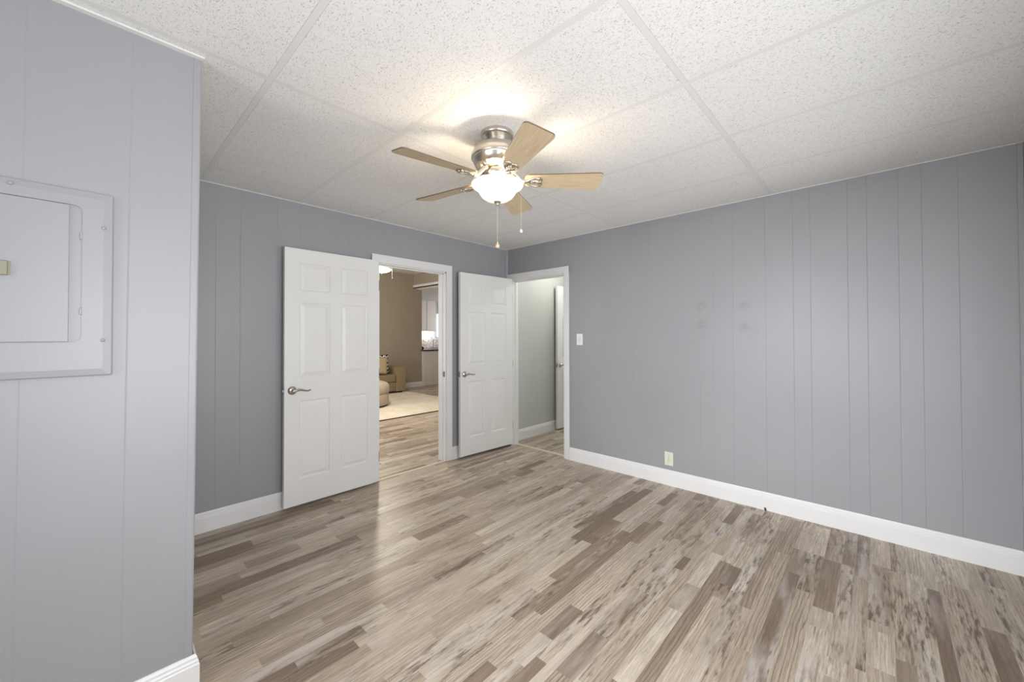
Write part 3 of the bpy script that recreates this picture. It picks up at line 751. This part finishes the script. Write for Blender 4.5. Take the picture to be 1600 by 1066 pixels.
area('backsplash_fill', (7.85, YK-.2, 1.50), (7.85, YK-.05, 1.2), .5, .08, 3, (1, .98, .95))  # added lamp without a fixture, brightens the wall band below the cabinet
bm = bmesh.new(); q = 8.10; tube(bm, [(q, YK-.2, .94), (q, YK-.2, 1.18), (q, YK-.22, 1.24), (q, YK-.30, 1.25), (q, YK-.34, 1.20)], .012, 10)
tag(finish('faucet', bm, M_steel, smooth=60), 'curved steel faucet at the far kitchen sink below the window', 'faucet')
bm = bmesh.new(); lathe(bm, [(.03, .976), (.05, .98), (.055, 1.02), (.04, 1.05), (.015, 1.065)], 20, 'Z', (6.10, YL+.1, 0))
tag(finish('small_jar', bm, M_foot, smooth=50), 'small dark jar on the counter end beside the tan wall', 'jar')

# living room ceiling fan, only its lit bowl shows under the door head
DL = .32
fan2, rim2, b2 = make_fan((3.28, 6.02, HL-.045), 'lit glass dome lamp with pull chain, seen through the left doorway', DL-.12, M_bowl3, .62, True, 10)
chain(fan2, .175*rgt.x, .175*rgt.y, rim2+.02, rim2-.150, 'dark', .003)
bulb(fan2, 0, 0, rim2-.55, 75, (1, .90, .76), .08)  # unseen point lamp hung well below the dome to add to its light

# rug
bm = bmesh.new(); box(bm, 1.3, 5.20, 5.76, 8.44, .0, .014, .004, 1); 
rug = finish('area_rug', bm, M_rug); tag(rug, 'cream and tan patterned area rug on the living room floor', 'rug')
bm = bmesh.new(); box(bm, 1.295, 5.205, 5.752, 5.762, .0, .012); finish('rug_edge', bm, M_rugedge, rug)
# ottoman
r = empty('ottoman', (3.54, 7.15, .014)); tag(r, 'round taupe upholstered ottoman standing on the rug', 'ottoman')
bm = bmesh.new(); lathe(bm, [(.40, .0), (.42, .0), (.42, .035), (.40, .035)], 40); finish('plinth', bm, M_foot, r, 40)
bm = bmesh.new(); lathe(bm, [(.2, .035), (.435, .035), (.445, .05), (.447, .24), (.44, .25), (.2, .25)], 56); finish('base', bm, M_otto, r, 40)
bm = bmesh.new(); lathe(bm, [(.2, .250), (.44, .252), (.456, .27), (.462, .33), (.45, .39), (.42, .43), (.36, .452), (.2, .462), (.01, .465)], 56); finish('cushion', bm, M_otto, r, 60)
# sofa
SX0, SX1, SY0, SY1 = 2.95, 5.10, 8.22, 8.90
r = empty('sofa', (0, 0, .014)); tag(r, 'tan fabric sofa with square arm against the living room wall', 'sofa')
bm = bmesh.new(); box(bm, SX0+.1, SX1-.06, SY0+.06, SY1-.05, 0, .05); finish('plinth', bm, M_foot, r)
bm = bmesh.new(); box(bm, SX0+.22, SX1-.22, SY0+.03, SY1-.05, .045, .25, .015, 2); finish('base', bm, M_sofa, r, 40)
for a in (SX0, SX1-.235):
    bm = bmesh.new(); box(bm, a, a+.235, SY0, SY1, .04, .60, .012, 2); finish('arm', bm, M_sofa, r)
bm = bmesh.new(); box(bm, SX0+.22, SX1-.22, SY1-.2, SY1, .25, .61, .03, 3); finish('back', bm, M_sofa, r, 40)
for a, b_ in ((SX0+.24, 4.02), (4.03, SX1-.24)):
    bm = bmesh.new(); box(bm, a, b_, SY0+.01, SY1-.2, .255, .435, .035, 4); finish('seat_cushion', bm, M_sofa, r, 60)
def pillow(name, material, size, loc, rot, label):
    bm = bmesh.new(); n = 16; g = {}
    for s in (1, -1):
        for i in range(n+1):
            for j in range(n+1):
                u, v_ = 2*i/n-1, 2*j/n-1
                th = .075*((1-u**4)*(1-v_**4))**.5
                pin = 1-.07*(1-abs(u)**2)*abs(v_)**3; pin2 = 1-.07*(1-abs(v_)**2)*abs(u)**3
                if s == -1 and (abs(u) == 1 or abs(v_) == 1): g[(s, i, j)] = g[(1, i, j)]; continue
                g[(s, i, j)] = bm.verts.new((u*size/2*pin2, -s*th, v_*size/2*pin))
        for i in range(n):
            for j in range(n): bm.faces.new((g[(s,i,j)], g[(s,i+1,j)], g[(s,i+1,j+1)], g[(s,i,j+1)]))
    o = finish(name, bm, material, smooth=180, loc=loc, rot=rot); return tag(o, label, 'pillow')
pillow('throw_pillow', M_chev, .46, (4.615, 8.57, .682), (R(-10), 0, R(-4)), 'black and white chevron pillow standing behind the beige one on the sofa')
pillow('throw_pillow', M_pil, .42, (4.50, 8.385, .664), (R(-10), R(5), R(-4)), 'plain beige pillow leaning in front of the chevron pillow')
